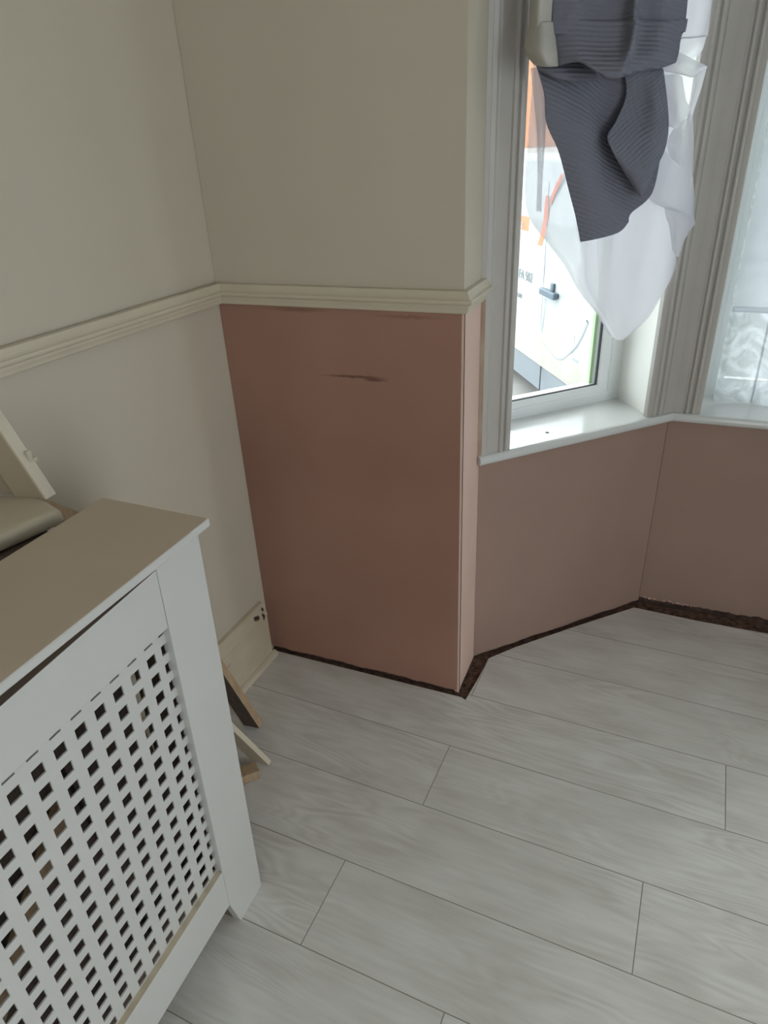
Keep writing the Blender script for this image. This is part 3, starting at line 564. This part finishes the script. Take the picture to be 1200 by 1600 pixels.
bm = bmesh.new(); prism(bm, [(-0.0145, 0.0145), (-0.0045, 0.0045), (-0.0035, 0.0165), (-0.006, 0.0175)], SILL, DADO_B, FL)
structure(finish(bm, 'filler_strip', 'caulk', w1))
bm = bmesh.new(); prism(bm, [(-0.0145, 0.0145), (-0.0045, 0.0045), (-0.0035, 0.0165), (-0.006, 0.0175)], DADO_T, HEAD, FL)
structure(finish(bm, 'filler_strip', 'white', w1))
bm = bmesh.new(); prism(bm, casL, SILL, HEAD + 0.06, FR); structure(finish(bm, 'casing', 'white', w3))
def corner_casing(idx, FA, FBb, lenA, sideB):
    bm = bmesh.new()
    h = flute(0, 0.0975)
    ptsA = [(0.5245 + a, b) for a, b in h[:-1]] + [(lenA - 0.016 * T, 0.016), (lenA, 0.0)]
    prism(bm, ptsA, SILL, HEAD + 0.06, FA)
    wB = 0.0775; h2 = flute(0, wB)
    if sideB == 0: ptsB = [(wB - a * wB / 0.0975 * 1.05, b) for a, b in h2[:-1]] + [(0.016 * T, 0.016), (0, 0)]
    else: ptsB = [(BAYW - wB + a * wB / 0.0975 * 1.05, b) for a, b in h2[:-1]] + [(BAYW - 0.016 * T, 0.016), (BAYW, 0)]
    prism(bm, ptsB, SILL, HEAD + 0.06, FBb)
    return structure(finish(bm, 'trim_%d' % idx, 'white'))
corner_casing(2, FL, FF, LLEN, 0); corner_casing(3, FR, FF, LLEN, 1)
bm = bmesh.new(); c = FL(Vector((0.30, -0.055, SILL)))
c = Vector((0.731, 0.339, SILL)); d = LU * 0.004
for i in range(6):
    a = i * math.pi / 3; bm.verts.new((c.x + 0.0045 * math.cos(a), c.y + 0.0022 * math.sin(a), c.z + 0.0002))
bm.faces.new(bm.verts[:]); ex = bmesh.ops.extrude_face_region(bm, geom=bm.faces[:]); bmesh.ops.translate(bm, verts=[g for g in ex['geom'] if isinstance(g, bmesh.types.BMVert)], vec=(0, 0, 0.0015))
o = finish(bm, 'paint_crumb', 'darkwood'); tag(o, 'tiny dark crumb lying on the glossy white window sill', 'crumb')

# ------------------------------------------------------------------ radiator cover
TH = math.radians(1.2)
cover = empty('radiator_cover', (0.3665, -0.68, 0))
tag(cover, 'white radiator cover with square lattice front standing off the left wall', 'radiator cover')
cover.rotation_euler = (0, TH, 0)
# local: x = out from the front face (0 = face), y = 0 at the far end going negative, z up
CL = 1.45; CH = 0.866; CDP = 0.186
def part(bm, name, m, **k): return finish(bm, name, m, cover, **k)
for y1 in (0.0, -CL + 0.10):                     # end stiles with splayed feet
    bm = bmesh.new()
    if y1 == 0.0: pts = [(y1, 0.0), (y1, CH), (y1 - 0.0965, CH), (y1 - 0.0990, 0.085), (y1 - 0.079, 0.0)]
    else: pts = [(y1 - 0.10, 0.0), (y1 - 0.10, CH), (y1 - 0.0015, CH), (y1 + 0.0035, 0.085), (y1 - 0.021, 0.0)]
    prism(bm, pts, -0.018, 0.0, axis=0); part(bm, 'stile', 'cover', bevel=0.0012)
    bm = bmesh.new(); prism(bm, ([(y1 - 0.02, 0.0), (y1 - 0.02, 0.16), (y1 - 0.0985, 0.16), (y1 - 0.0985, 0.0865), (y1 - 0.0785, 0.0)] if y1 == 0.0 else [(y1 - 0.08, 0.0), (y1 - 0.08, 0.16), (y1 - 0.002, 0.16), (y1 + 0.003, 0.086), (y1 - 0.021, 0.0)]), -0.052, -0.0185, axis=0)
    part(bm, 'foot_block', 'rawmdf')  # dark block added to stand for the shaded triangle at the foot
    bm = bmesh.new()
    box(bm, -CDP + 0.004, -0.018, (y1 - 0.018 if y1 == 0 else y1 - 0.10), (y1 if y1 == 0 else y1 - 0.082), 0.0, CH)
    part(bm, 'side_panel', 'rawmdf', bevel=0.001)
y0, y1 = -0.1, -CL + 0.10
ZT, ZB = 0.7560, 0.1865
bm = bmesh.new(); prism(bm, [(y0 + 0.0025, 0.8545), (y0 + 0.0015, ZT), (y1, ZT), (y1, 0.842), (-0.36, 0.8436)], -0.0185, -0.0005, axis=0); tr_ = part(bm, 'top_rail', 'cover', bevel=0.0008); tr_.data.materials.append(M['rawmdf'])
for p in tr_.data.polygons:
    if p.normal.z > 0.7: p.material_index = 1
bm = bmesh.new(); prism(bm, [(y0 + 0.0008, ZB), (y0 + 0.0008, 0.084), (y1, 0.084), (y1, ZB)], -0.0185, -0.0005, axis=0); br_ = part(bm, 'bottom_rail', 'cover', bevel=0.0008); br_.data.materials.append(M['skirt'])
for p in br_.data.polygons:
    if p.normal.z > 0.7: p.material_index = 1
# perforated screen: grid of square holes, pitch 34.5 mm
P = 0.0345; H = 0.0089; yc0 = -0.1315 + P; zc0 = 0.7155 + P
ny = 38; nz = 17
ys = [yc0 + 0.03]; zs = []
for i in range(ny): ys += [yc0 - i * P + H, yc0 - i * P - H]
ys.append(yc0 - (ny - 1) * P - 0.03)
for j in range(nz): zs += [zc0 - j * P + H, zc0 - j * P - H]
zs = [zc0 + 0.02] + zs + [zc0 - (nz - 1) * P - 0.02]
ys[1] -= 0.0035; ys[2] -= 0.0035
bm = bmesh.new(); xf, xb = -0.0120, -0.0145
V = {}
def gv(i, j, s):
    k = (i, j, s)
    if k not in V: V[k] = bm.verts.new((xf if s == 0 else xb, ys[i], zs[j]))
    return V[k]
hole = lambda i, j: i % 2 == 1 and j % 2 == 1
for i in range(len(ys) - 1):
    for j in range(len(zs) - 1):
        if hole(i, j):
            for (a, b) in (((i, j), (i + 1, j)), ((i + 1, j), (i + 1, j + 1)), ((i + 1, j + 1), (i, j + 1)), ((i, j + 1), (i, j))):
                bm.faces.new((gv(*a, 0), gv(*b, 0), gv(*b, 1), gv(*a, 1)))
        else:
            bm.faces.new((gv(i, j, 0), gv(i + 1, j, 0), gv(i + 1, j + 1, 0), gv(i, j + 1, 0)))
            bm.faces.new((gv(i, j, 1), gv(i, j + 1, 1), gv(i + 1, j + 1, 1), gv(i + 1, j, 1)))
part(bm, 'lattice_screen', 'cover')
bm = bmesh.new(); box(bm, -0.187, 0.0145, -CL - 0.018, 0.0145, CH + 0.0005, CH + 0.0145)
top = part(bm, 'top_board', 'cover', bevel=0.004, seg=3)
top.data.materials.append(M['covertop'])
for p in top.data.polygons:
    if p.normal.z > 0.9: p.material_index = 1
bm = bmesh.new()                                  # dark batten added as the shade in the gap under the top
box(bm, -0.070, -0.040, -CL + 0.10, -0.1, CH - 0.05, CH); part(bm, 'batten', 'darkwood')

# ------------------------------------------------------------------ timber offcuts beside and behind the cover
def timber(name, p0, p1, w, h, side, m, label, cat='timber', group=None, bev=0.001, extra=None):
    bm = bmesh.new(); obox(bm, p0, p1, w, h, side)
    o = finish(bm, name, m, bevel=bev)
    if extra:
        o.data.materials.append(M[extra[0]])
        for p in o.data.polygons:
            if extra[1](p.normal): p.material_index = 1
    return tag(o, label, cat, group)
timber('timber_offcut', (0.112, -0.298, 0.006), (0.012, -0.440, 0.60), 0.052, 0.020, (1, 0.0, 0), 'darkwood',
       'brown pine-edged timber offcut leaning behind the cover, nearest the skirting', extra=('wood', lambda n: n.x > 0.5))
timber('skirting_offcut', (0.200, -0.398, 0.004), (0.060, -0.585, 0.54), 0.050, 0.013, (1, 0.0, 0), 'skirt',
       'white painted offcut leaning behind the cover with its sharp end on the floor', extra=('trim', lambda n: n.x > 0.3 or n.y > 0.5))
timber('timber_offcut', (0.208, -0.431, 0.0135), (0.055, -0.62, 0.022), 0.026, 0.034, (0, 0, 1), 'wood',
       'short stubby pine offcut lying on the floor below the white painted one', bev=0.003)
timber('timber_offcut', (0.018, -0.41, 0.612), (0.018, -0.650, 0.836), 0.025, 0.018, (0, 0.68, 0.73), 'wood',
       'brown timber strip leaning on the left wall behind the cream shelf board')
for i, (y, x, wd) in enumerate(((-0.795, 0.235, 0.155), (-1.0, 0.235, 0.24), (-1.26, 0.235, 0.26), (-1.52, 0.235, 0.24))):  # dark boards added so the holes read as shaded depth
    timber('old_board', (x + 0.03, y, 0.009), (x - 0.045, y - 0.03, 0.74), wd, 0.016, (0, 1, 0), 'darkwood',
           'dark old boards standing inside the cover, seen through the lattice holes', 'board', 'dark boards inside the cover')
timber('old_board', (0.285, -1.45, 0.03), (0.255, -0.93, 0.52), 0.030, 0.014, (0, -.7, .7), 'wood',
       'light pine lath slanting behind the lattice of the cover', 'lath')

# cream shelf unit: board with rounded nose and an end panel whose front edge leans back to the wall
unit = empty('shelf_unit', (0.0, -0.69, 0.842)); tag(unit, 'cream painted shelf with rounded front edge and a sloping end panel, behind the radiator cover', 'shelf')
def SU(x, y, z): return (x, y + 0.69, z - 0.842)
def rounded(pts, rr, which, n=6):
    out = []
    for i, p in enumerate(pts):
        if i in which:
            p = Vector(p); a = (Vector(pts[i - 1]) - p).normalized(); b = (Vector(pts[(i + 1) % len(pts)]) - p).normalized()
            for t in range(n + 1):
                w = t / n; out.append(tuple(p + a * rr * (1 - w) ** 2 + b * rr * w ** 2))
        else: out.append(p)
    return out
outl = rounded([(-0.03, -1.12), (0.030, -1.12), (0.144, -0.698), (0.070, -0.672), (-0.0, -0.688)], 0.016, (2,))
bm = bmesh.new(); lo = [bm.verts.new(SU(x, y, 0.842)) for x, y in outl]; hi = [bm.verts.new(SU(x, y, 0.870)) for x, y in outl]; n = len(outl)
bm.faces.new(lo); bm.faces.new(hi[::-1])
for i in range(n): bm.faces.new((lo[i], lo[(i + 1) % n], hi[(i + 1) % n], hi[i]))
bmesh.ops.recalc_face_normals(bm, faces=bm.faces)
bmesh.ops.bevel(bm, geom=[e for e in bm.edges if abs(e.verts[0].co.z - e.verts[1].co.z) < 1e-5 and e.calc_length() < 10 and max(e.verts[0].co.x, e.verts[1].co.x) > 0.05], offset=0.012, segments=5, affect='EDGES', profile=0.5)
finish(bm, 'shelf_board', 'trim', unit, smooth=True).data.set_sharp_from_angle(angle=0.9)
bm = bmesh.new(); prism(bm, [(0.0, 0.0275), (0.050, 0.0275), (-0.006, 0.175), (-0.006, 0.175)][:3] + [(-0.02, 0.175), (-0.02, 0.0275)], 0.006, 0.014, lambda v: Vector((v.x + 0.0, v.y + 0.0 + v.x * 0.18, v.z)), axis=1)
finish(bm, 'end_panel', 'panelback', unit)
bm = bmesh.new(); prism(bm, [(0.030, 0.0275), (0.084, 0.0275), (0.028, 0.178), (-0.026, 0.178)], -0.004, 0.0145, lambda v: Vector((v.x, v.y + v.x * 0.18, v.z)), axis=1)
finish(bm, 'panel_stile', 'panelback', unit, bevel=0.0008)
bm = bmesh.new(); prism(bm, [(0.0845, 0.0275), (0.0895, 0.0275), (0.0335, 0.178), (0.0285, 0.178)], -0.006, 0.0155, lambda v: Vector((v.x, v.y + v.x * 0.18, v.z)), axis=1)
finish(bm, 'edge_strip', 'trim', unit, bevel=0.001)
bm = bmesh.new(); box(bm, 0.060, 0.068, 0.018, 0.026, 0.088, 0.106); box(bm, 0.062, 0.068, 0.022, 0.034, 0.084, 0.091)
finish(bm, 'catch', 'trim', unit, bevel=0.001)
# small grey bracket in the dark gap
bm = bmesh.new(); box(bm, 0.152, 0.162, -0.745, -0.732, 0.8422, 0.858); box(bm, 0.145, 0.170, -0.745, -0.732, 0.8422, 0.845)
o = finish(bm, 'bracket', 'metal', bevel=0.0008); tag(o, 'small grey metal bracket in the gap between shelf board and cover top', 'bracket')
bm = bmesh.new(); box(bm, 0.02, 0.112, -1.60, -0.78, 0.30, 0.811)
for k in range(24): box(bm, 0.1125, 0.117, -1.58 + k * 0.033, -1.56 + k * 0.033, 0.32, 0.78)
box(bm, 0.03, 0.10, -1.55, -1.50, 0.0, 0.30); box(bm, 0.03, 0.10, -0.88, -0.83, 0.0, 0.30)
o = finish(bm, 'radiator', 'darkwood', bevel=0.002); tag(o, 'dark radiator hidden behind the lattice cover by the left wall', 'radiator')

timber('old_board', (0.088, -1.14, 0.8265), (0.088, -0.695, 0.8265), 0.160, 0.030, (1, 0, 0), 'darkwood',  # added dark board, its colour stands for shade in the gap
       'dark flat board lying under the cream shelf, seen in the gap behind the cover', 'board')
# ------------------------------------------------------------------ curtains
def crm(p, t):
    n = len(p); x = t * (n - 1); i = min(int(x), n - 2); f = x - i
    a, b, c, d = p[max(i - 1, 0)], p[i], p[i + 1], p[min(i + 2, n - 1)]
    return tuple(0.5 * ((2 * b[k]) + (-a[k] + c[k]) * f + (2 * a[k] - 5 * b[k] + 4 * c[k] - d[k]) * f * f + (-a[k] + 3 * b[k] - 3 * c[k] + d[k]) * f * f * f) for k in range(3))
def cloth(name, m, F, grid, parent=None, nu=44, nv=64, crease=0.0, seed=0, thick=0.0016, top=None, uvrot=0.0):
    g = [list(r) for r in grid]
    if top is not None: g = [[(s * 0.85 + 0.15 * (g[0][0][0] + g[0][-1][0]) / 2, top, o + 0.006 * math.sin(i * 2.4)) for i, (s, z, o) in enumerate(g[0])]] + g
    cols = [[crm(r, u / nu) for u in range(nu + 1)] for r in g]
    bm = bmesh.new(); uvl = bm.loops.layers.uv.new('UVMap'); V = []
    for v in range(nv + 1):
        row = []
        for u in range(nu + 1):
            s, z, o = crm([c[u] for c in cols], v / nv)
            if crease: o += crease * noise.noise(Vector((s * 26 + seed, z * 11, seed * 3.1))) * (0.3 + 0.7 * math.sin(math.pi * u / nu))
            row.append((bm.verts.new(F(Vector((s, o, z)))), s, z))
        V.append(row)
    cr, sr = math.cos(uvrot), math.sin(uvrot)
    for v in range(nv):
        for u in range(nu):
            q = (V[v][u], V[v][u + 1], V[v + 1][u + 1], V[v + 1][u]); fc = bm.faces.new([k[0] for k in q]); fc.smooth = True
            for l, k in zip(fc.loops, q): l[uvl].uv = (cr * k[1] - sr * k[2], sr * k[1] + cr * k[2])
    me = bpy.data.meshes.new(name); bm.to_mesh(me); bm.free()
    o = link(name, me, m, parent)
    if thick:
        sm = o.modifiers.new('thickness', 'SOLIDIFY'); sm.thickness = thick; sm.offset = 0
    return o
cur = empty('curtain', tuple(FL(Vector((0.3, 0.06, 1.1))))); tag(cur, 'dark grey waffle curtain bunched and tied up in front of the left bay window', 'curtain')
def FLc(v): return FL(v) - cur.location
cloth('gathered_fold', 'grey_fabric', FLc, CLOTH['upper'], cur, 56, 110, 0.004, 1, top=2.13, uvrot=0.06)
cloth('lining', 'lining', FLc, CLOTH['lining'], cur, 20, 80, 0.002, 2, top=2.13)
cloth('turned_fold', 'grey_fabric', FLc, CLOTH['swag'], cur, 30, 20, 0.001, 3)
cloth('hanging_tail', 'grey_fabric', FLc, CLOTH['lower'], cur, 50, 90, 0.003, 4, uvrot=0.35)
cloth('folded_corner', 'grey_fabric', FLc, CLOTH['flap'], cur, 40, 60, 0.002, 5, uvrot=-0.5)
vo = empty('voile_curtain', tuple(FL(Vector((0.3, 0.03, 1.0))))); tag(vo, 'white sheer voile hanging in a point below the grey curtain at the left bay window', 'curtain')
def FLv(v): return FL(v) - vo.location
cloth('sheer_panel', 'voile', FLv, CLOTH['voile'], vo, 56, 110, 0.006, 6, top=2.13, thick=0)
cloth('sheer_panel', 'voile', FLv, CLOTH['voile2'], vo, 40, 90, 0.004, 8, top=2.13, thick=0)
for k in 'abcdefg': cloth('ruffle', 'voile', FLv, CLOTH['ruffle_' + k], vo, 24, 28, 0.005, 7 + ord(k), thick=0)

def net(s0, s1, z0, z1, off, amp, freq, seed, hem=0.0, n=70, sag=0.0):
    return [[(s0 + (s1 - s0) * i / n, z0 + (z1 - z0) * (1 - j / 6) - (sag * math.sin(3.1 * i / n * 3 + seed) if j == 6 else 0), off + amp * math.sin(freq * (s0 + (s1 - s0) * i / n) + seed) * (0.4 + 0.6 * j / 6)) for i in range(n + 1)] for j in range(7)]
nc = empty('net_curtain', tuple(FF(Vector((0.6, -0.1, 1.2))))); tag(nc, 'white net curtain with straight hem over grey lace at the front bay window', 'curtain')
def FFn(v): return FF(v) - nc.location
cloth('upper_net', 'net', FFn, net(0.113, BAYW - 0.11, 0.924, HEAD - 0.03, -0.086, 0.004, 31, 0.4), nc, 140, 20, 0.002, 21, thick=0)
cloth('hem', 'net', FFn, net(0.114, BAYW - 0.11, 0.922, 0.936, -0.0845, 0.004, 31, 0.4), nc, 140, 4, 0.0, 21, thick=0.003)
cloth('lace_panel', 'lace', FFn, net(0.110, 0.212, 0.668, HEAD - 0.04, -0.104, 0.006, 55, 1.0, sag=0.002), nc, 60, 20, 0.003, 23, thick=0)
cloth('lace_panel', 'lace', FFn, net(0.206, 0.80, 0.6655, HEAD - 0.04, -0.097, 0.010, 42, 2.0, sag=0.002), nc, 120, 20, 0.003, 25, thick=0)
cloth('lace_panel', 'lace', FFn, net(0.79, BAYW - 0.1, 0.6655, HEAD - 0.04, -0.104, 0.010, 42, 2.0, sag=0.002), nc, 120, 20, 0.003, 26, thick=0)

# ------------------------------------------------------------------ outside
GZ = -0.55
bm = bmesh.new(); box(bm, -30, 30, 0.92, 40, GZ - 0.2, GZ); 
structure(finish(bm, 'ground', 'paving'))
VP = Vector((0.22128, 3.47868, 0.42251)); VD = Vector((-0.538194, 0.842821, 0)); VN = Vector((0.842821, 0.538194, 0))
van = empty('van', (VP.x, VP.y, GZ)); tag(van, 'white van with orange graphics parked outside the left bay window', 'van')
def FV(v): return VD * v.x + VN * v.y + Vector((0, 0, v.z - GZ))       # along the side (away), into the body, height
k = 1.25
zz = lambda z: 1.353 + (z - 1.353) * k
R0, R1 = -1.15, 3.3
sec = [(0.05, zz(0.165)), (0.0, zz(0.20)), (0.0, zz(0.62)), (0.012, zz(0.95)), (0.05, 1.22), (0.09, 1.262), (1.62, 1.262), (1.68, 1.2), (1.72, 0.5), (1.70, zz(0.165))]
def vsec(bm, sec, a, b, F=FV):
    A = [bm.verts.new(F(Vector((a, x, z)))) for x, z in sec]; B = [bm.verts.new(F(Vector((b, x, z)))) for x, z in sec]; n = len(sec)
    bm.faces.new(A); bm.faces.new(B[::-1])
    for i in range(n): bm.faces.new((A[i], A[(i + 1) % n], B[(i + 1) % n], B[i]))
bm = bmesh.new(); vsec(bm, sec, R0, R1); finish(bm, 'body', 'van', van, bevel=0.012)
bm = bmesh.new(); vsec(bm, [(-0.004, zz(0.178)), (-0.004, zz(0.34)), (0.004, zz(0.36)), (0.02, zz(0.34)), (0.02, zz(0.178))], R0 + 0.01, R1 - 0.02); finish(bm, 'sill_panel', 'vandirt', van)
bm = bmesh.new(); vsec(bm, [(0.02, zz(0.162)), (0.10, zz(-0.035)), (0.2, zz(-0.035)), (0.2, zz(0.162))], R0 + 0.35, R1 - 0.3); finish(bm, 'side_skirt', 'cladding', van)
bm = bmesh.new(); box(bm, 0.13, 0.136, 0.012, 0.02, zz(-0.03), zz(0.17), lambda v: FV(Vector((v.x, v.y + 0.0, v.z)))); finish(bm, 'skirt_joint', 'gasket', van)
def vtube(name, pts, r, m, depth=-0.002):
    cd = bpy.data.curves.new(name, 'CURVE'); cd.dimensions = '3D'; cd.bevel_depth = r; cd.bevel_resolution = 3; s = cd.splines.new('NURBS'); s.points.add(len(pts) - 1)
    for q, (a, z) in zip(s.points, pts): q.co = (*FV(Vector((a * k, depth, zz(z)))), 1)
    s.use_endpoint_u = True; s.order_u = 3; cd.materials.append(M[m]); 
    t = bpy.data.objects.new(name, cd); COL.objects.link(t); bpy.context.view_layer.update()
    me = bpy.data.meshes.new_from_object(t.evaluated_get(bpy.context.evaluated_depsgraph_get())); bpy.data.objects.remove(t); me.name = name
    o = bpy.data.objects.new(name, me); COL.objects.link(o); o.parent = van
    if not me.materials: me.materials.append(M[m])
    for p in me.polygons: p.use_smooth = True
    return o
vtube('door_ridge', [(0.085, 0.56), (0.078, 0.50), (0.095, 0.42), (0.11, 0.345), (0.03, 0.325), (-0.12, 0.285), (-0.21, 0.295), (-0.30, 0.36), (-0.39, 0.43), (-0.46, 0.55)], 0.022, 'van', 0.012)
vtube('door_seam', [(0.135, 1.15), (0.125, 0.8), (0.118, 0.4), (0.122, 0.19)], 0.0025, 'cladding', 0.0)
bm = bmesh.new(); vsec(bm, [(-0.001, zz(0.37)), (-0.0022, zz(0.45)), (0.004, zz(0.45)), (0.004, zz(0.37))], -0.33 * k, 0.06 * k); finish(bm, 'door_dirt', 'vandirt', van)
bm = bmesh.new()
box(bm, -0.105 * k, 0.095 * k, -0.045, -0.012, zz(0.588), zz(0.622), FV); box(bm, -0.095 * k, -0.06 * k, -0.02, 0.0, zz(0.592), zz(0.618), FV); box(bm, 0.05 * k, 0.085 * k, -0.02, 0.0, zz(0.592), zz(0.618), FV)
box(bm, -0.045 * k, -0.01 * k, -0.02, 0.0, zz(0.622), zz(0.662), FV)
finish(bm, 'door_handle', 'handle', van, bevel=0.006)
bm = bmesh.new(); vsec(bm, [(-0.006, zz(0.325)), (-0.006, zz(0.338)), (0.0, zz(0.338)), (0.0, zz(0.325))], -0.40 * k, -0.335 * k); finish(bm, 'side_badge', 'cladding', van)
# wheels: near one with its dark arch, far one
def wheel(a, name='wheel'):
    c = FV(Vector((a, 0.10, GZ + 0.31)))
    w = empty(name); w.parent = van
    def ring(bm, r0, r1, w0, w1):
        n = 40
        P4 = [[bm.verts.new(c + VD * (r * math.cos(t * 2 * math.pi / n)) + Vector((0, 0, r * math.sin(t * 2 * math.pi / n))) + VN * o) for t in range(n)] for r, o in ((r0, w0), (r1, w0 + 0.02), (r1, w1 - 0.02), (r0, w1))]
        for A, B in zip(P4, P4[1:] + P4[:1]):
            for t in range(n): bm.faces.new((A[t], A[(t + 1) % n], B[(t + 1) % n], B[t]))
    bm = bmesh.new(); ring(bm, 0.20, 0.31, -0.09, 0.11); finish(bm, 'tyre', 'tyre', w)
    bm = bmesh.new(); ring(bm, 0.03, 0.20, -0.07, 0.09); finish(bm, 'rim', 'metal', w)
wheel(-0.80 * k); wheel(1.9)
bm = bmesh.new(); n = 30; A = []; B = []
for t in range(n + 1):
    a = math.pi * t / n; A.append(bm.verts.new(FV(Vector((-0.80 * k + 0.36 * math.cos(a), -0.006, GZ + 0.31 + 0.36 * math.sin(a)))))); B.append(bm.verts.new(FV(Vector((-0.80 * k + 0.315 * math.cos(a), -0.006, GZ + 0.31 + 0.315 * math.sin(a))))))
for t in range(n): bm.faces.new((A[t], A[t + 1], B[t + 1], B[t]))
ex = bmesh.ops.extrude_face_region(bm, geom=bm.faces[:]); bmesh.ops.translate(bm, verts=[g for g in ex['geom'] if isinstance(g, bmesh.types.BMVert)], vec=VN * 0.03)
finish(bm, 'wheel_arch', 'gasket', van)
# orange graphics and lettering on the van side
def strip(name, pts, m, depth=-0.004):
    bm = bmesh.new(); L = [bm.verts.new(FV(Vector((a * k, depth + max(0, (z - .62)) * 0.045, zz(z))))) for a, z, w in pts]; Rr = [bm.verts.new(FV(Vector(((a - w) * k, depth + max(0, (z - .62)) * 0.045, zz(z))))) for a, z, w in pts]
    for i in range(len(pts) - 1): bm.faces.new((L[i], L[i + 1], Rr[i + 1], Rr[i]))
    ex = bmesh.ops.extrude_face_region(bm, geom=bm.faces[:]); bmesh.ops.translate(bm, verts=[g for g in ex['geom'] if isinstance(g, bmesh.types.BMVert)], vec=VN * 0.002)
    return finish(bm, name, m, van)
strip('orange_stripe', [(0.03, 1.19, 0.03), (0.08, 1.14, 0.04), (0.125, 1.09, 0.04), (0.15, 1.04, 0.03)], 'orange')
strip('orange_stripe', [(0.20, 1.08, 0.02), (0.205, 1.03, 0.055), (0.20, 0.97, 0.065), (0.215, 0.91, 0.065), (0.235, 0.86, 0.06), (0.255, 0.825, 0.06)], 'orange')
strip('orange_square', [(0.56, 0.957, 0.155), (0.565, 0.880, 0.155)], 'orange')
def lettering(txt, a, z, size, m='letter'):
    cu = bpy.data.curves.new('lettering', 'FONT'); cu.body = txt; cu.size = size; cu.extrude = 0.001; cu.materials.append(M[m])
    o = bpy.data.objects.new('lettering', cu); COL.objects.link(o); o.parent = van
    o.matrix_local = Matrix.Translation(FV(Vector((a * k, -0.004, zz(z))))) @ Matrix(((-VD.x, 0, -VN.x, 0), (-VD.y, 0, -VN.y, 0), (0, 1, 0, 0), (0, 0, 0, 1)))
    bpy.context.view_layer.update()
    me = bpy.data.meshes.new_from_object(o.evaluated_get(bpy.context.evaluated_depsgraph_get())); me.name = 'lettering'
    q = bpy.data.objects.new('lettering', me); COL.objects.link(q); q.parent = van; q.matrix_local = o.matrix_local.copy(); bpy.data.objects.remove(o)
    if not me.materials: me.materials.append(M[m])
    return q
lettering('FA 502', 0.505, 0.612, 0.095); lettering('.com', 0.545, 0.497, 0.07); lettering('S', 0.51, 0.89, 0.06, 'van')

# brick house across the street with a pale rendered lower wall
hs = empty('house', (0, 14, GZ)); tag(hs, 'orange brick house with pale rendered base across the street', 'house')
def hb(name, m, *b, par=hs):
    bm = bmesh.new(); box(bm, *b); return finish(bm, name, m, par)
hb('brick_wall', 'brick', -9, 6, 0, 6, 1.75, 5.6)
hb('rendered_base', 'vandirt', -9, 6, -0.02, 6, 0, 1.745)
bm = bmesh.new(); prism(bm, [(-0.4, 5.6), (3, 8.0), (6.4, 5.6)], -9.3, 6.3, axis=0); finish(bm, 'roof', 'slate', hs)
for x in (-7.5, -4.2, 3.4):
    for z in (3.9, 1.9):
        wf = hb('window', 'upvc', x, x + 1.4, -0.06, 0.0, z, z + 1.2); hb('pane', 'vanglass', x + 0.08, x + 1.32, -0.07, -0.055, z + 0.08, z + 1.12, par=wf)
